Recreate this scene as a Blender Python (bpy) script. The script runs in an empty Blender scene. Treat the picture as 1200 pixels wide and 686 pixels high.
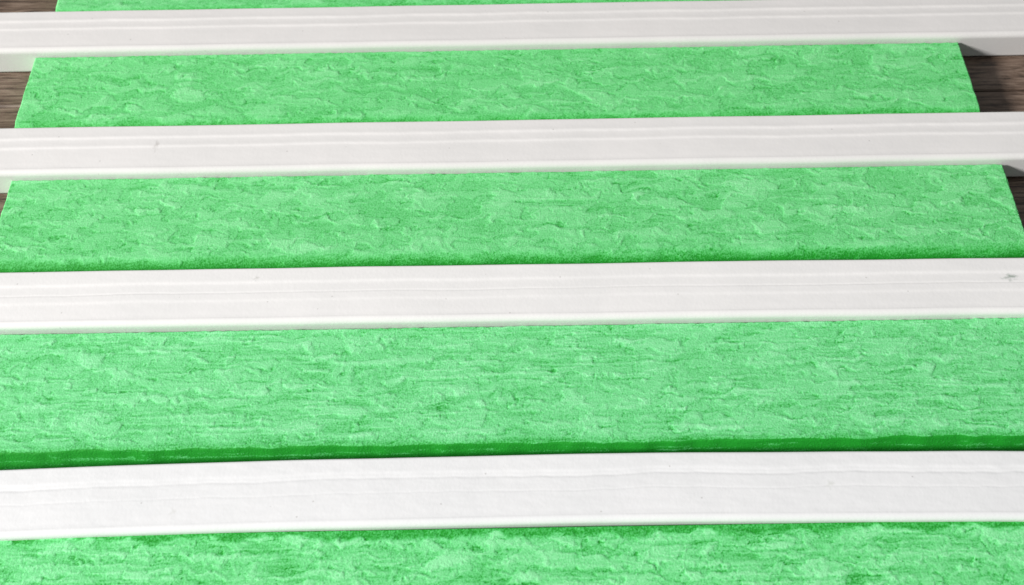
import bpy, math, random
import numpy as np
from mathutils import Vector

# ------------------------------------------------------------------ camera, light, exposure
scene = bpy.context.scene
C = scene.collection
R = math.radians

cam_d = bpy.data.cameras.new('camera')
cam = bpy.data.objects.new('camera', cam_d)
C.objects.link(cam)
cam_d.sensor_width = 36.0
cam_d.lens = 36.0
cam_d.clip_start = 0.01
cam_d.clip_end = 50
th, roll = R(58.3), R(0.95)
f = Vector((0, math.cos(th), -math.sin(th)))
r = Vector((1, 0, 0))
u = r.cross(f)
r2 = math.cos(roll) * r - math.sin(roll) * u
u2 = math.sin(roll) * r + math.cos(roll) * u
from mathutils import Matrix
cam.matrix_world = Matrix(((r2.x, u2.x, -f.x, 0), (r2.y, u2.y, -f.y, 0), (r2.z, u2.z, -f.z, 0.42), (0, 0, 0, 1)))
cam_d.dof.use_dof = True
cam_d.dof.focus_distance = 0.46
cam_d.dof.aperture_fstop = 14
scene.camera = cam

world = bpy.data.worlds.new('World')
scene.world = world
world.use_nodes = True
bg = world.node_tree.nodes['Background']
bg.inputs['Color'].default_value = (0.94, 0.97, 1.0, 1)
bg.inputs['Strength'].default_value = 0.22

ld = bpy.data.lights.new('window_light', 'AREA')
ld.shape = 'RECTANGLE'
ld.size = 0.7
ld.size_y = 0.75
ld.energy = 520
ld.color = (1.0, 0.98, 0.96)
lo = bpy.data.objects.new('window_light', ld)
C.objects.link(lo)
tgt = Vector((0.0, 0.25, 0.0))
dirn = Vector((2.0, 0.60, -1.02)).normalized()
lo.location = tgt - dirn * 5.0
lo.rotation_euler = dirn.to_track_quat('-Z', 'Y').to_euler()

scene.view_settings.view_transform = 'Standard'
scene.view_settings.look = 'None'
scene.view_settings.exposure = 0.0
scene.view_settings.gamma = 1.0

# ------------------------------------------------------------------ numpy noise
class Perlin:
    def __init__(self, seed):
        g = np.random.default_rng(seed)
        a = g.random((256, 256)) * 2 * np.pi
        self.gx, self.gy = np.cos(a), np.sin(a)
    def __call__(self, x, y):
        xi, yi = np.floor(x).astype(int), np.floor(y).astype(int)
        fx, fy = x - xi, y - yi
        def c(i, j):
            a, b = (xi + i) & 255, (yi + j) & 255
            return self.gx[a, b] * (fx - i) + self.gy[a, b] * (fy - j)
        sx = fx * fx * fx * (fx * (fx * 6 - 15) + 10)
        sy = fy * fy * fy * (fy * (fy * 6 - 15) + 10)
        return 1.5 * ((c(0, 0) * (1 - sx) + c(1, 0) * sx) * (1 - sy) + (c(0, 1) * (1 - sx) + c(1, 1) * sx) * sy)
P = [Perlin(100 + i) for i in range(14)]
def fbm(p, x, y, n=4, g=0.5):
    s, a = 0, 1.0
    for k in range(n):
        s = s + a * p(x * 2 ** k + 17.3 * k, y * 2 ** k + 5.1 * k)
        a *= g
    return s
def step(e, w, v):
    t = np.clip((v - e) / w + 0.5, 0, 1)
    return t * t * (3 - 2 * t)

def relief(X, Y, off, fine):
    """stucco-like flaked relief: x, y in mm, returns height in mm and tone 0..1: rubbed paint with the shade of folds painted in"""
    x, y = X + off, Y + off * 0.37
    wx = 6.5 * fbm(P[0], x / 15, y / 10, 4)
    wy = 2.4 * fbm(P[1], x / 12, y / 7, 4)
    a = fbm(P[2], (x + 1.3 * wx) / 30, (y + 1.15 * wy) / 6.0, 2)
    b = fbm(P[3], (x + wx * 1.5) / 19, (y + wy * 1.4) / 4.0, 2)
    c = fbm(P[4], (x + 0.4 * wx) / 40, (y + 0.35 * wy) / 1.7, 3)
    d = fbm(P[5], (x + 1.3 * wx) / 11, (y + wy) / 5.0, 2)
    m = step(0.05, 0.5, fbm(P[6], x / 55, y / 26, 2))         # where the grain runs fine
    m = np.clip(m * (0.3 + fine) + fine * 0.45, 0, 1)
    pa, pb, pd = step(0.10, 0.05, a), step(0.06, 0.06, b), step(0.30, 0.05, d)
    q = 1 - 0.65 * m
    plate = 0.46 * pa + 0.34 * pb * q + 0.26 * pd
    grain = (0.34 * step(0.12, 0.16, c) + 0.12 * c) * m
    # folds: thin grooves with a raised lip, mostly running lengthwise
    ck = fbm(P[7], (x + wx) / 30, (y + wy * 1.6) / 5.5, 3)
    gate = step(0.12, 0.25, fbm(P[8], x / 20, y / 9, 2))
    crack = -np.exp(-(ck / 0.030) ** 2) * gate
    lip = np.exp(-((ck - 0.085) / 0.045) ** 2) * gate
    ck2 = fbm(P[13], (x + wx * 1.5) / 13, (y + wy * 2.6) / 10, 2)
    gate2 = step(0.18, 0.25, fbm(P[9], x / 16, y / 12, 2))
    crack2 = -np.exp(-(ck2 / 0.045) ** 2) * gate2
    lip2 = np.exp(-((ck2 - 0.12) / 0.06) ** 2) * gate2
    eg = 0.45 + 0.55 * step(0.0, 0.4, fbm(P[0], x / 14 + 9, y / 8, 2))
    edge = -(np.exp(-((a - 0.055) / 0.022) ** 2) * 0.8 + np.exp(-((b - 0.01) / 0.025) ** 2) * 0.6 * q + np.exp(-((d - 0.26) / 0.025) ** 2) * 0.6) * eg
    pit = -step(0.95, 0.25, fbm(P[9], (x + wx) / 6, (y + wy) / 3.4, 3))
    h = plate + grain + 0.34 * crack + 0.24 * lip + 0.26 * crack2 + 0.22 * lip2 + 0.16 * edge + 0.25 * pit + 0.03 * fbm(P[10], x / 2.2, y / 1.4, 3) + 0.30 * fbm(P[11], x / 60, y / 30, 2)
    tone = 0.40 + 0.19 * pa + 0.14 * pb * q + 0.12 * pd + 0.27 * (step(0.1, 0.2, c) - 0.35) * m + 0.34 * crack + 0.13 * lip + 0.24 * crack2 + 0.12 * lip2 + 0.27 * edge \
        + 0.08 * fbm(P[12], (x + wx) / 24, (y + wy) / 14, 3) + 0.1 * pit  # crack and edge terms paint the shading of folds into the colour
    ds = fbm(P[10], (x + 0.6 * wx) / 13 + 40, (y + 0.5 * wy) / 1.9, 2)
    dash = step(0.46, 0.18, ds)
    h = h - 0.25 * dash
    tone = tone - 0.16 * dash
    return h, np.clip(tone, 0, 1)

# ------------------------------------------------------------------ materials
def mat(name):
    m = bpy.data.materials.new(name)
    m.use_nodes = True
    nt = m.node_tree
    b = nt.nodes['Principled BSDF']
    def N(t, **k):
        n = nt.nodes.new(t)
        for kk, v in k.items():
            setattr(n, kk, v)
        return n
    return m, nt, b, N, nt.links.new

def green_material(tint):
    m, nt, b, N, L = mat('green_paint')
    tc = N('ShaderNodeTexCoord')
    at = N('ShaderNodeAttribute', attribute_name='tone')
    n1 = N('ShaderNodeTexNoise'); n1.inputs['Scale'].default_value = 1300; n1.inputs['Detail'].default_value = 3
    L(tc.outputs['Object'], n1.inputs['Vector'])
    mp = N('ShaderNodeMapping'); mp.inputs['Scale'].default_value = (110, 420, 300)
    L(tc.outputs['Object'], mp.inputs['Vector'])
    n2 = N('ShaderNodeTexNoise'); n2.inputs['Scale'].default_value = 1; n2.inputs['Detail'].default_value = 5; n2.inputs['Roughness'].default_value = 0.65
    L(mp.outputs[0], n2.inputs['Vector'])
    a1 = N('ShaderNodeMath', operation='MULTIPLY_ADD'); a1.inputs[1].default_value = 1.0; a1.inputs[2].default_value = -0.5
    L(n1.outputs['Fac'], a1.inputs[0])
    a2 = N('ShaderNodeMath', operation='MULTIPLY_ADD'); a2.inputs[1].default_value = 0.3; a2.inputs[2].default_value = -0.15
    L(n2.outputs['Fac'], a2.inputs[0])
    s1 = N('ShaderNodeMath', operation='ADD'); L(at.outputs['Fac'], s1.inputs[0]); L(a1.outputs[0], s1.inputs[1])
    s2 = N('ShaderNodeMath', operation='ADD'); L(s1.outputs[0], s2.inputs[0]); L(a2.outputs[0], s2.inputs[1])
    cr = N('ShaderNodeValToRGB')
    e = cr.color_ramp.elements
    stops = [(0.0, (0.008, 0.26, 0.016)), (0.22, (0.062, 0.43, 0.098)), (0.5, (0.145, 0.585, 0.212)), (0.75, (0.205, 0.655, 0.280)), (1.0, (0.29, 0.73, 0.37))]
    e[0].position = 0; e[1].position = 1
    for q in stops[1:-1]:
        e.new(q[0])
    for k, q in enumerate(stops):
        e[k].position = q[0]
        e[k].color = (q[1][0] * tint[0], q[1][1] * tint[1], q[1][2] * tint[2], 1)
    L(s2.outputs[0], cr.inputs[0])
    L(cr.outputs[0], b.inputs['Base Color'])
    b.inputs['Roughness'].default_value = 0.72
    b.inputs['Specular IOR Level'].default_value = 0.3
    bu = N('ShaderNodeBump'); bu.inputs['Strength'].default_value = 0.55; bu.inputs['Distance'].default_value = 0.00035
    ad = N('ShaderNodeMath', operation='ADD'); L(n1.outputs['Fac'], ad.inputs[0]); L(n2.outputs['Fac'], ad.inputs[1])
    L(ad.outputs[0], bu.inputs['Height'])
    L(bu.outputs[0], b.inputs['Normal'])
    return m

def white_material(col, spots):
    """white plastic; spots = [(x, y, radius, colour)] dirty marks in object space (m)"""
    m, nt, b, N, L = mat('white_plastic')
    tc = N('ShaderNodeTexCoord')
    nf = N('ShaderNodeTexNoise'); nf.inputs['Scale'].default_value = 700; nf.inputs['Detail'].default_value = 3
    L(tc.outputs['Object'], nf.inputs['Vector'])
    nl = N('ShaderNodeTexNoise'); nl.inputs['Scale'].default_value = 38; nl.inputs['Detail'].default_value = 6; nl.inputs['Roughness'].default_value = 0.6
    L(tc.outputs['Object'], nl.inputs['Vector'])
    cr = N('ShaderNodeValToRGB')
    cr.color_ramp.elements[0].position = 0.3; cr.color_ramp.elements[1].position = 0.7
    cr.color_ramp.elements[0].color = (col[0] * .95, col[1] * .955, col[2] * .955, 1)
    cr.color_ramp.elements[1].color = (*col, 1)
    L(nl.outputs['Fac'], cr.inputs[0])
    last = cr.outputs[0]
    # fine specks of dust
    vs = N('ShaderNodeTexVoronoi'); vs.inputs['Scale'].default_value = 170
    L(tc.outputs['Object'], vs.inputs['Vector'])
    sp = N('ShaderNodeMapRange'); sp.inputs['From Min'].default_value = 0.05; sp.inputs['From Max'].default_value = 0.09
    sp.inputs['To Min'].default_value = 1; sp.inputs['To Max'].default_value = 0
    L(vs.outputs['Distance'], sp.inputs[0])
    wn = N('ShaderNodeMath', operation='GREATER_THAN'); wn.inputs[1].default_value = 0.80
    sc = N('ShaderNodeSeparateColor'); L(vs.outputs['Color'], sc.inputs[0]); L(sc.outputs[0], wn.inputs[0])
    ml = N('ShaderNodeMath', operation='MULTIPLY'); L(sp.outputs[0], ml.inputs[0]); L(wn.outputs[0], ml.inputs[1])
    m2 = N('ShaderNodeMath', operation='MULTIPLY'); m2.inputs[1].default_value = 0.35; L(ml.outputs[0], m2.inputs[0])
    mx = N('ShaderNodeMix', data_type='RGBA'); L(m2.outputs[0], mx.inputs['Factor']); L(last, mx.inputs[6]); mx.inputs[7].default_value = (0.32, 0.30, 0.28, 1)
    last = mx.outputs[2]
    for (sx, sy, rad, asp, c) in spots:
        mp = N('ShaderNodeMapping', vector_type='POINT'); mp.inputs['Location'].default_value = (-sx / rad, -sy / rad * asp, 0)
        mp.inputs['Scale'].default_value = (1 / rad, asp / rad, 0)
        L(tc.outputs['Object'], mp.inputs['Vector'])
        ns = N('ShaderNodeTexNoise'); ns.inputs['Scale'].default_value = 2.2; ns.inputs['Detail'].default_value = 4
        L(mp.outputs[0], ns.inputs['Vector'])
        ln = N('ShaderNodeVectorMath', operation='LENGTH'); L(mp.outputs[0], ln.inputs[0])
        ad = N('ShaderNodeMath', operation='MULTIPLY_ADD'); ad.inputs[1].default_value = 1.9; L(ns.outputs['Fac'], ad.inputs[0]); L(ln.outputs['Value'], ad.inputs[2])
        mr = N('ShaderNodeMapRange'); mr.inputs['From Min'].default_value = 0.95; mr.inputs['From Max'].default_value = 1.5; mr.inputs['To Min'].default_value = 0.6; mr.inputs['To Max'].default_value = 0
        L(ad.outputs[0], mr.inputs[0])
        mx = N('ShaderNodeMix', data_type='RGBA'); L(mr.outputs[0], mx.inputs['Factor']); L(last, mx.inputs[6]); mx.inputs[7].default_value = (*c, 1)
        last = mx.outputs[2]
    L(last, b.inputs['Base Color'])
    b.inputs['Roughness'].default_value = 0.36
    b.inputs['Specular IOR Level'].default_value = 0.4
    bu = N('ShaderNodeBump'); bu.inputs['Strength'].default_value = 0.16; bu.inputs['Distance'].default_value = 0.00025
    L(nf.outputs['Fac'], bu.inputs['Height'])
    L(bu.outputs[0], b.inputs['Normal'])
    return m

def wood_material():
    m, nt, b, N, L = mat('brown_laminate')
    tc = N('ShaderNodeTexCoord')
    oi = N('ShaderNodeObjectInfo')
    of = N('ShaderNodeVectorMath', operation='ADD')
    L(tc.outputs['Object'], of.inputs[0])
    cb = N('ShaderNodeCombineXYZ'); L(oi.outputs['Random'], cb.inputs[2]); L(oi.outputs['Random'], cb.inputs[0])
    L(cb.outputs[0], of.inputs[1])
    mp = N('ShaderNodeMapping'); mp.inputs['Scale'].default_value = (38, 300, 11)
    L(of.outputs[0], mp.inputs['Vector'])
    n = N('ShaderNodeTexNoise'); n.inputs['Scale'].default_value = 1; n.inputs['Detail'].default_value = 7; n.inputs['Roughness'].default_value = 0.62; n.inputs['Distortion'].default_value = 1.3
    L(mp.outputs[0], n.inputs['Vector'])
    mp2 = N('ShaderNodeMapping'); mp2.inputs['Scale'].default_value = (45, 900, 40)
    L(of.outputs[0], mp2.inputs['Vector'])
    n2 = N('ShaderNodeTexNoise'); n2.inputs['Scale'].default_value = 1; n2.inputs['Detail'].default_value = 4
    L(mp2.outputs[0], n2.inputs['Vector'])
    mm = N('ShaderNodeMix', data_type='FLOAT'); mm.inputs['Factor'].default_value = 0.35
    L(n.outputs['Fac'], mm.inputs[2]); L(n2.outputs['Fac'], mm.inputs[3])
    cr = N('ShaderNodeValToRGB')
    e = cr.color_ramp.elements
    e[0].position = 0.40; e[0].color = (0.040, 0.026, 0.018, 1)
    e[1].position = 0.60; e[1].color = (0.215, 0.155, 0.118, 1)
    k = e.new(0.49); k.color = (0.125, 0.083, 0.059, 1)
    L(mm.outputs[0], cr.inputs[0]); L(cr.outputs[0], b.inputs['Base Color'])
    b.inputs['Roughness'].default_value = 0.5
    bu = N('ShaderNodeBump'); bu.inputs['Strength'].default_value = 0.5; bu.inputs['Distance'].default_value = 0.0004
    L(mm.outputs[0], bu.inputs['Height']); L(bu.outputs[0], b.inputs['Normal'])
    return m

# ------------------------------------------------------------------ mesh helpers
def grid_mesh(name, V, tone=None, caps=True):
    """V: (nx, ns, 3) sheet swept along x; closed underneath and at both ends"""
    nx, ns, _ = V.shape
    me = bpy.data.meshes.new(name)
    i, j = np.meshgrid(np.arange(nx - 1), np.arange(ns), indexing='ij')
    j2 = (j + 1) % ns
    q = np.stack([i * ns + j, (i + 1) * ns + j, (i + 1) * ns + j2, i * ns + j2], -1).reshape(-1, 4)
    nq = len(q)
    loops = q.reshape(-1)
    starts = np.arange(nq) * 4
    totals = np.full(nq, 4)
    cap0 = np.arange(ns)                       # first end
    cap1 = (nx - 1) * ns + np.arange(ns)[::-1]
    loops = np.concatenate([loops, cap0, cap1])
    starts = np.concatenate([starts, [nq * 4, nq * 4 + ns]])
    totals = np.concatenate([totals, [ns, ns]])
    me.vertices.add(nx * ns)
    me.vertices.foreach_set('co', V.reshape(-1).astype(np.float32))
    me.loops.add(len(loops)); me.loops.foreach_set('vertex_index', loops.astype(np.int32))
    me.polygons.add(len(starts))
    me.polygons.foreach_set('loop_start', starts.astype(np.int32))
    me.polygons.foreach_set('loop_total', totals.astype(np.int32))
    sm = np.ones(len(starts), bool); sm[-2:] = False
    me.polygons.foreach_set('use_smooth', sm)
    if tone is not None:
        at = me.attributes.new('tone', 'FLOAT', 'POINT')
        at.data.foreach_set('value', tone.reshape(-1).astype(np.float32))
    me.update(); me.validate()
    return me

def add(name, me, loc, m, label=None, cat=None, group=None, kind=None, parent=None, rz=0):
    o = bpy.data.objects.new(name, me)
    C.objects.link(o)
    o.location = loc
    o.rotation_euler = (0, 0, rz)
    if m and not me.materials:
        me.materials.append(m)
    for k, v in (('label', label), ('category', cat), ('group', group), ('kind', kind)):
        if v:
            o[k] = v
    if parent:
        o.parent = parent
    return o

# ------------------------------------------------------------------ floor of laminate planks
floor_bm = bpy.data.meshes.new('floor')
floor_bm.from_pydata([(-1.1, -0.45, -0.011), (1.1, -0.45, -0.011), (1.1, 1.0, -0.011), (-1.1, 1.0, -0.011)], [], [(0, 1, 2, 3)])
sub = bpy.data.materials.new('dark_joint'); sub.use_nodes = True
sub.node_tree.nodes['Principled BSDF'].inputs['Base Color'].default_value = (0.02, 0.014, 0.01, 1)
floor = add('floor', floor_bm, (0, 0, 0), sub, kind='structure')
wood = wood_material()
def plank_mesh(lx, ly):
    b = 0.0009
    t = 0.010
    v = []
    for (ix, iz) in ((0, -t), (0, -b), (b, 0)):
        x, y = lx / 2 - ix, ly / 2 - ix
        v += [(-x, -y, iz), (x, -y, iz), (x, y, iz), (-x, y, iz)]
    fs = []
    for k in (0, 4):
        for a in range(4):
            c = (a + 1) % 4
            fs.append((k + a, k + c, k + 4 + c, k + 4 + a))
    fs.append((8, 9, 10, 11))
    me = bpy.data.meshes.new('plank')
    me.from_pydata(v, [], fs)
    me.materials.append(wood)
    return me
PW, PL = 0.110, 0.62
pm = plank_mesh(PL - 0.0006, PW - 0.0006)
for rj in range(-6, 7):
    sh = [0.07, -0.16, 0.24, 0.13][rj % 4]
    for ci in range(-2, 3):
        y = 0.384 + PW * (rj + 0.5)
        x = ci * PL + sh
        if -0.45 < y < 1.0 and abs(x) < 0.85:
            add('plank', pm, (x, y, 0), None, parent=floor)

# ------------------------------------------------------------------ white bars
H, W = 17.4, 29.6          # mm
LIFT = 0.9
def bar_profile(kind):
    """closed (t, z) loop from front-bottom over the top to the back; t measured from front edge to the back, mm"""
    pts = []
    for z in np.linspace(0, 0.7, 3): pts.append((0.7 - z if z < 0.7 else 0.0, z))
    for z in np.linspace(1.5, H - 3.8, 8): pts.append((0.12 * 0, z))
    rr = 2.7
    low = {'double': 0.72, 'creased': 0.58, 'wavy': 0.26}[kind]
    for a in np.linspace(0, 90, 9): pts.append((rr - rr * math.cos(R(a)), H - low - rr + rr * math.sin(R(a))))
    ts = np.linspace(rr + 0.4, W - 1.6, 74)
    for t in ts:
        s = 1 - t / W                                   # 0 at the back edge, 1 at the front edge
        z = H
        def bump(c, w, h): return h * math.exp(-((s - c) / w) ** 2)
        def drop(c, w, h): return -h * 0.5 * (1 + math.tanh((s - c) / w))
        if kind == 'double':
            z += drop(0.275, 0.018, 0.42) + drop(0.47, 0.016, 0.36) + bump(0.25, 0.05, 0.12) + bump(0.44, 0.05, 0.10)
            z += -0.06 * math.exp(-((s - 0.86) / 0.05) ** 2)
        elif kind == 'creased':
            z += drop(0.275, 0.022, 0.40) + drop(0.60, 0.022, 0.24) - bump(0.455, 0.011, 0.16)
            z += -0.06 * math.exp(-((s - 0.86) / 0.05) ** 2)
        else:
            z += drop(0.245, 0.020, 0.30) - bump(0.315, 0.020, 0.20) - bump(0.53, 0.012, 0.10)
            z += -0.06 * math.exp(-((s - 0.86) / 0.05) ** 2)
        pts.append((t, z))
    for a in np.linspace(90, 0, 7): pts.append((W - 1.1 + 1.1 * math.cos(R(a)), H - 1.1 + 1.1 * math.sin(R(a))))
    for z in np.linspace(H - 2.5, 0.0, 6): pts.append((W, z))
    return np.array(pts)

def make_bar(y_front, x0, x1, kind, seed, sag, col, spots, label, rz=0.0, width=1.0, wob=1.0):
    p = bar_profile(kind)
    nx = 620
    xs = np.linspace(x0, x1, nx)
    ns = len(p)
    X = np.repeat(xs[:, None], ns, 1)
    T = np.repeat(p[None, :, 0], nx, 0)
    Z = np.repeat(p[None, :, 1], nx, 0).copy()
    top = (Z > H - 1.3) & (T > 2.8) & (T < W - 1.2)
    # the moulded lines wander, fade in and out
    sh = 0.42 * wob * P[seed % 14](X / 38 + seed, T / 60) + 0.16 * wob * P[(seed + 3) % 14](X / 7 + seed, T / 30)
    Zs = np.empty_like(Z)
    for k in range(nx):
        tt = p[:, 0]
        mk = top[k]
        Zs[k] = Z[k]
        Zs[k][mk] = np.interp(tt[mk] + sh[k][mk], tt[mk], Z[k][mk])
    fade = 0.88 + 0.22 * P[(seed + 5) % 14](X / 60 + seed, X * 0 + .4)
    fade = 1 + (fade - 1) * np.clip((T - 3) / 8, 0, 1)
    Z = np.where(top, H + (Zs - H) * fade, Z)
    Z = Z + np.where(top, 0.020 * wob * fbm(P[(seed + 7) % 14], X / 9, T / 3.0, 3) + 0.05 * fbm(P[(seed + 8) % 14], X / 40, T / 12, 2), 0)
    u = X / 240.0
    Y = T * width + sag * (1 - u * u) + 0.22 * P[(seed + 9) % 14](X / 50 + 3 * seed, X * 0 + .5)
    Z = Z + LIFT + 0.12 * P[(seed + 2) % 14](X / 90 + seed, X * 0)
    V = np.stack([X, Y, Z], -1) / 1000
    # order so that normals face outwards: swept +x, profile front-bottom -> top -> back
    me = grid_mesh('bar', V)
    return add('plastic_bar', me, (0, y_front / 1000, 0), white_material(col, spots), label, 'bar', 'white plastic bars laid in parallel', rz=rz)

make_bar(408.4, -345, 352, 'double', 1, 0.0, (0.70, 0.68, 0.667), [], 'grooved white bar farthest from the viewer, nearest the top edge of the photo', rz=0.0)  # farther bars get a darker white: light falloff put into the colour
make_bar(323.4, -338, 347, 'double', 4, 0.0, (0.74, 0.722, 0.71),
         [(-0.1795, 0.0165, 0.0030, 0.42, (0.45, 0.43, 0.41))], 'grooved white bar with a tiny dark scratch near its left end', rz=0.0)
make_bar(234.0, -342, 340, 'creased', 7, 0.5, (0.79, 0.777, 0.768),
         [(0.2312, 0.0188, 0.0072, 1.9, (0.09, 0.17, 0.11)), (-0.119, 0.024, 0.0028, 1.0, (0.5, 0.5, 0.47))], 'white bar with a small green smudge near its right end', rz=-0.0022)
make_bar(135.6, -350, 338, 'wavy', 10, 3.0, (0.80, 0.80, 0.805), [(0.13, 0.017, 0.004, 1.0, (0.62, 0.63, 0.60)), (-0.14, 0.010, 0.003, .7, (0.66, 0.66, 0.64))], 'nearest and widest-looking white bar, its top marked by faint wavy creases', rz=0.0016, wob=2.0)

# ------------------------------------------------------------------ green textured boards
def make_board(x0, x1, y_near, y_far, kind, off, fine, tint, label, rz=0.0, dx=0.46, edge_dark=0.0, contrast=0.88, gap=0.6, BH=13.0, sc=0.92):
    """y_near = where the flat top ends; beyond it the edge rolls (or slopes) down towards the viewer"""
    nx = int((x1 - x0) / dx)
    xs = np.linspace(x0, x1, nx)
    depth = y_far - y_near
    prof = []                                         # (y, z, weight of relief)
    prof.append((y_far, 0.0, 0)); prof.append((y_far, 4.0, 0.2)); prof.append((y_far, 8.0, 0.3)); prof.append((y_far - 0.1, BH - 0.9, 0.5))
    nt = int(depth / (0.43 if dx < 0.6 else 0.8))
    for y in np.linspace(y_far - 0.5, y_near, nt): prof.append((y, BH, 1.0))
    if kind == 'rolled':
        for a in np.linspace(6, 62, 14):
            prof.append((y_near - 7.5 * math.sin(R(a)), BH - 7.5 * (1 - math.cos(R(a))), 0.7))
        ly, lz, _ = prof[-1]
        for k in np.linspace(0.15, 1, 8): prof.append((ly - 1.6 * k, lz * (1 - k), 0.4))
    else:
        for a in np.linspace(6, 52, 8):
            prof.append((y_near - 2.0 * math.sin(R(a)), BH - 2.0 * (1 - math.cos(R(a))), 0.8))
        ly, lz, _ = prof[-1]
        for k in np.linspace(0.05, 1, 18): prof.append((ly - 6.6 * k, lz * (1 - k), 0.55))
    p = np.array(prof)
    ns = len(p)
    X = np.repeat(xs[:, None], ns, 1)
    Y = np.repeat(p[None, :, 0], nx, 0)
    Z = np.repeat(p[None, :, 1], nx, 0).copy()
    Wt = np.repeat(p[None, :, 2], nx, 0)
    S = np.concatenate([[0], np.cumsum(np.hypot(np.diff(p[:, 0]), np.diff(p[:, 1])))])
    S = np.repeat(S[None, :], nx, 0)
    h, tone = relief(X * sc, S * sc, off, fine)
    tone = 0.58 + (tone - 0.50) * contrast
    # profile normal for displacing along the surface
    ty, tz = np.gradient(p[:, 0]), np.gradient(p[:, 1])
    ln = np.hypot(ty, tz) + 1e-9
    ny, nz = tz / ln, -ty / ln
    far_d = np.clip((y_far - Y) / 5.0, 0, 1)
    end_d = np.clip(np.minimum(X - x0, x1 - X) / 2.0, 0, 1)
    amp = Wt * (0.45 + 0.55 * far_d) * (0.5 + 0.5 * end_d)
    hh = (h - 0.4) * 0.32 * amp
    if kind == 'cut': hh = hh * (1 - 0.75 * step(1.5, 1.0, y_near - Y))
    Z2 = Z + hh * nz[None, :]
    Y2 = Y + hh * ny[None, :] * (Wt > 0.35) * (Y < y_near + 2)
    Z2 = np.where(Z <= 0, 0.05, np.maximum(Z2, 0.3))
    # the near edge wanders
    wv = 0.55 * P[3](X / 34 + off, X * 0 + 2.5) + 0.30 * P[5](X / 9 + off, X * 0 + 1.5)
    nearw = np.clip((y_near + 14 - Y) / 14, 0, 1)
    Y2 = Y2 + wv * nearw * (1.3 if kind == 'cut' else 0.8)
    # ends slightly out of true
    e = np.clip((np.abs((X - (x0 + x1) / 2) * 2 / (x1 - x0)) - 0.9) / 0.1, 0, 1)
    X2 = X + e * np.sign(X - (x0 + x1) / 2) * (0.35 * P[6](Y / 9 + off, X * 0) + 0.18 * P[8](Y / 2.2, X * 0 + off))
    # soft shade along the near edge, painted into the tone
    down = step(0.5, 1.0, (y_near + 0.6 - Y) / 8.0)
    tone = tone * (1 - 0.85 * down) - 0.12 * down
    if kind == 'cut':  # shaded front face and the gradient above it, painted as darker green
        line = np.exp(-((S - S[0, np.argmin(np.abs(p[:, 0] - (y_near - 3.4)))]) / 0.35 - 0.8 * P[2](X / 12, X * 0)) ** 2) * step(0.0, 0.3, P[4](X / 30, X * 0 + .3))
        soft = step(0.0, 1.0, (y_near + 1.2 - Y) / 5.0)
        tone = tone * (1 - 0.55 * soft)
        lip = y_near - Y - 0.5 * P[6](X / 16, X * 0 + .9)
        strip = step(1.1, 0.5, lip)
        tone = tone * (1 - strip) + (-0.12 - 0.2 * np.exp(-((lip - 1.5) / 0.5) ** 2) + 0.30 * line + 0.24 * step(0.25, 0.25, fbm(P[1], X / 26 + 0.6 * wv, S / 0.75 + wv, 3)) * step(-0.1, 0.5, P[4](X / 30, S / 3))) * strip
    if edge_dark:  # darker, broken margin along the far edge
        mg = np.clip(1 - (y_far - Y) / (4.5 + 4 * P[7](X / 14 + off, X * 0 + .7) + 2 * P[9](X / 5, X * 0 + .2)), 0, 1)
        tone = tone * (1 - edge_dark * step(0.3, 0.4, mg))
    Y2 = Y2 - np.clip((Y - y_far + 7) / 6.5, 0, 1) * gap * (1.25 + 0.6 * P[9](X / 3.1 + off, X * 0) + 0.5 * P[4](X / 19, X * 0 + off))
    V = np.stack([X2, Y2, Z2], -1) / 1000
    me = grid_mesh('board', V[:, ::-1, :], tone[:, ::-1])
    return add('textured_board', me, (0, 0, 0), green_material(tint), label, 'board', 'green textured boards between the white bars', rz=rz)

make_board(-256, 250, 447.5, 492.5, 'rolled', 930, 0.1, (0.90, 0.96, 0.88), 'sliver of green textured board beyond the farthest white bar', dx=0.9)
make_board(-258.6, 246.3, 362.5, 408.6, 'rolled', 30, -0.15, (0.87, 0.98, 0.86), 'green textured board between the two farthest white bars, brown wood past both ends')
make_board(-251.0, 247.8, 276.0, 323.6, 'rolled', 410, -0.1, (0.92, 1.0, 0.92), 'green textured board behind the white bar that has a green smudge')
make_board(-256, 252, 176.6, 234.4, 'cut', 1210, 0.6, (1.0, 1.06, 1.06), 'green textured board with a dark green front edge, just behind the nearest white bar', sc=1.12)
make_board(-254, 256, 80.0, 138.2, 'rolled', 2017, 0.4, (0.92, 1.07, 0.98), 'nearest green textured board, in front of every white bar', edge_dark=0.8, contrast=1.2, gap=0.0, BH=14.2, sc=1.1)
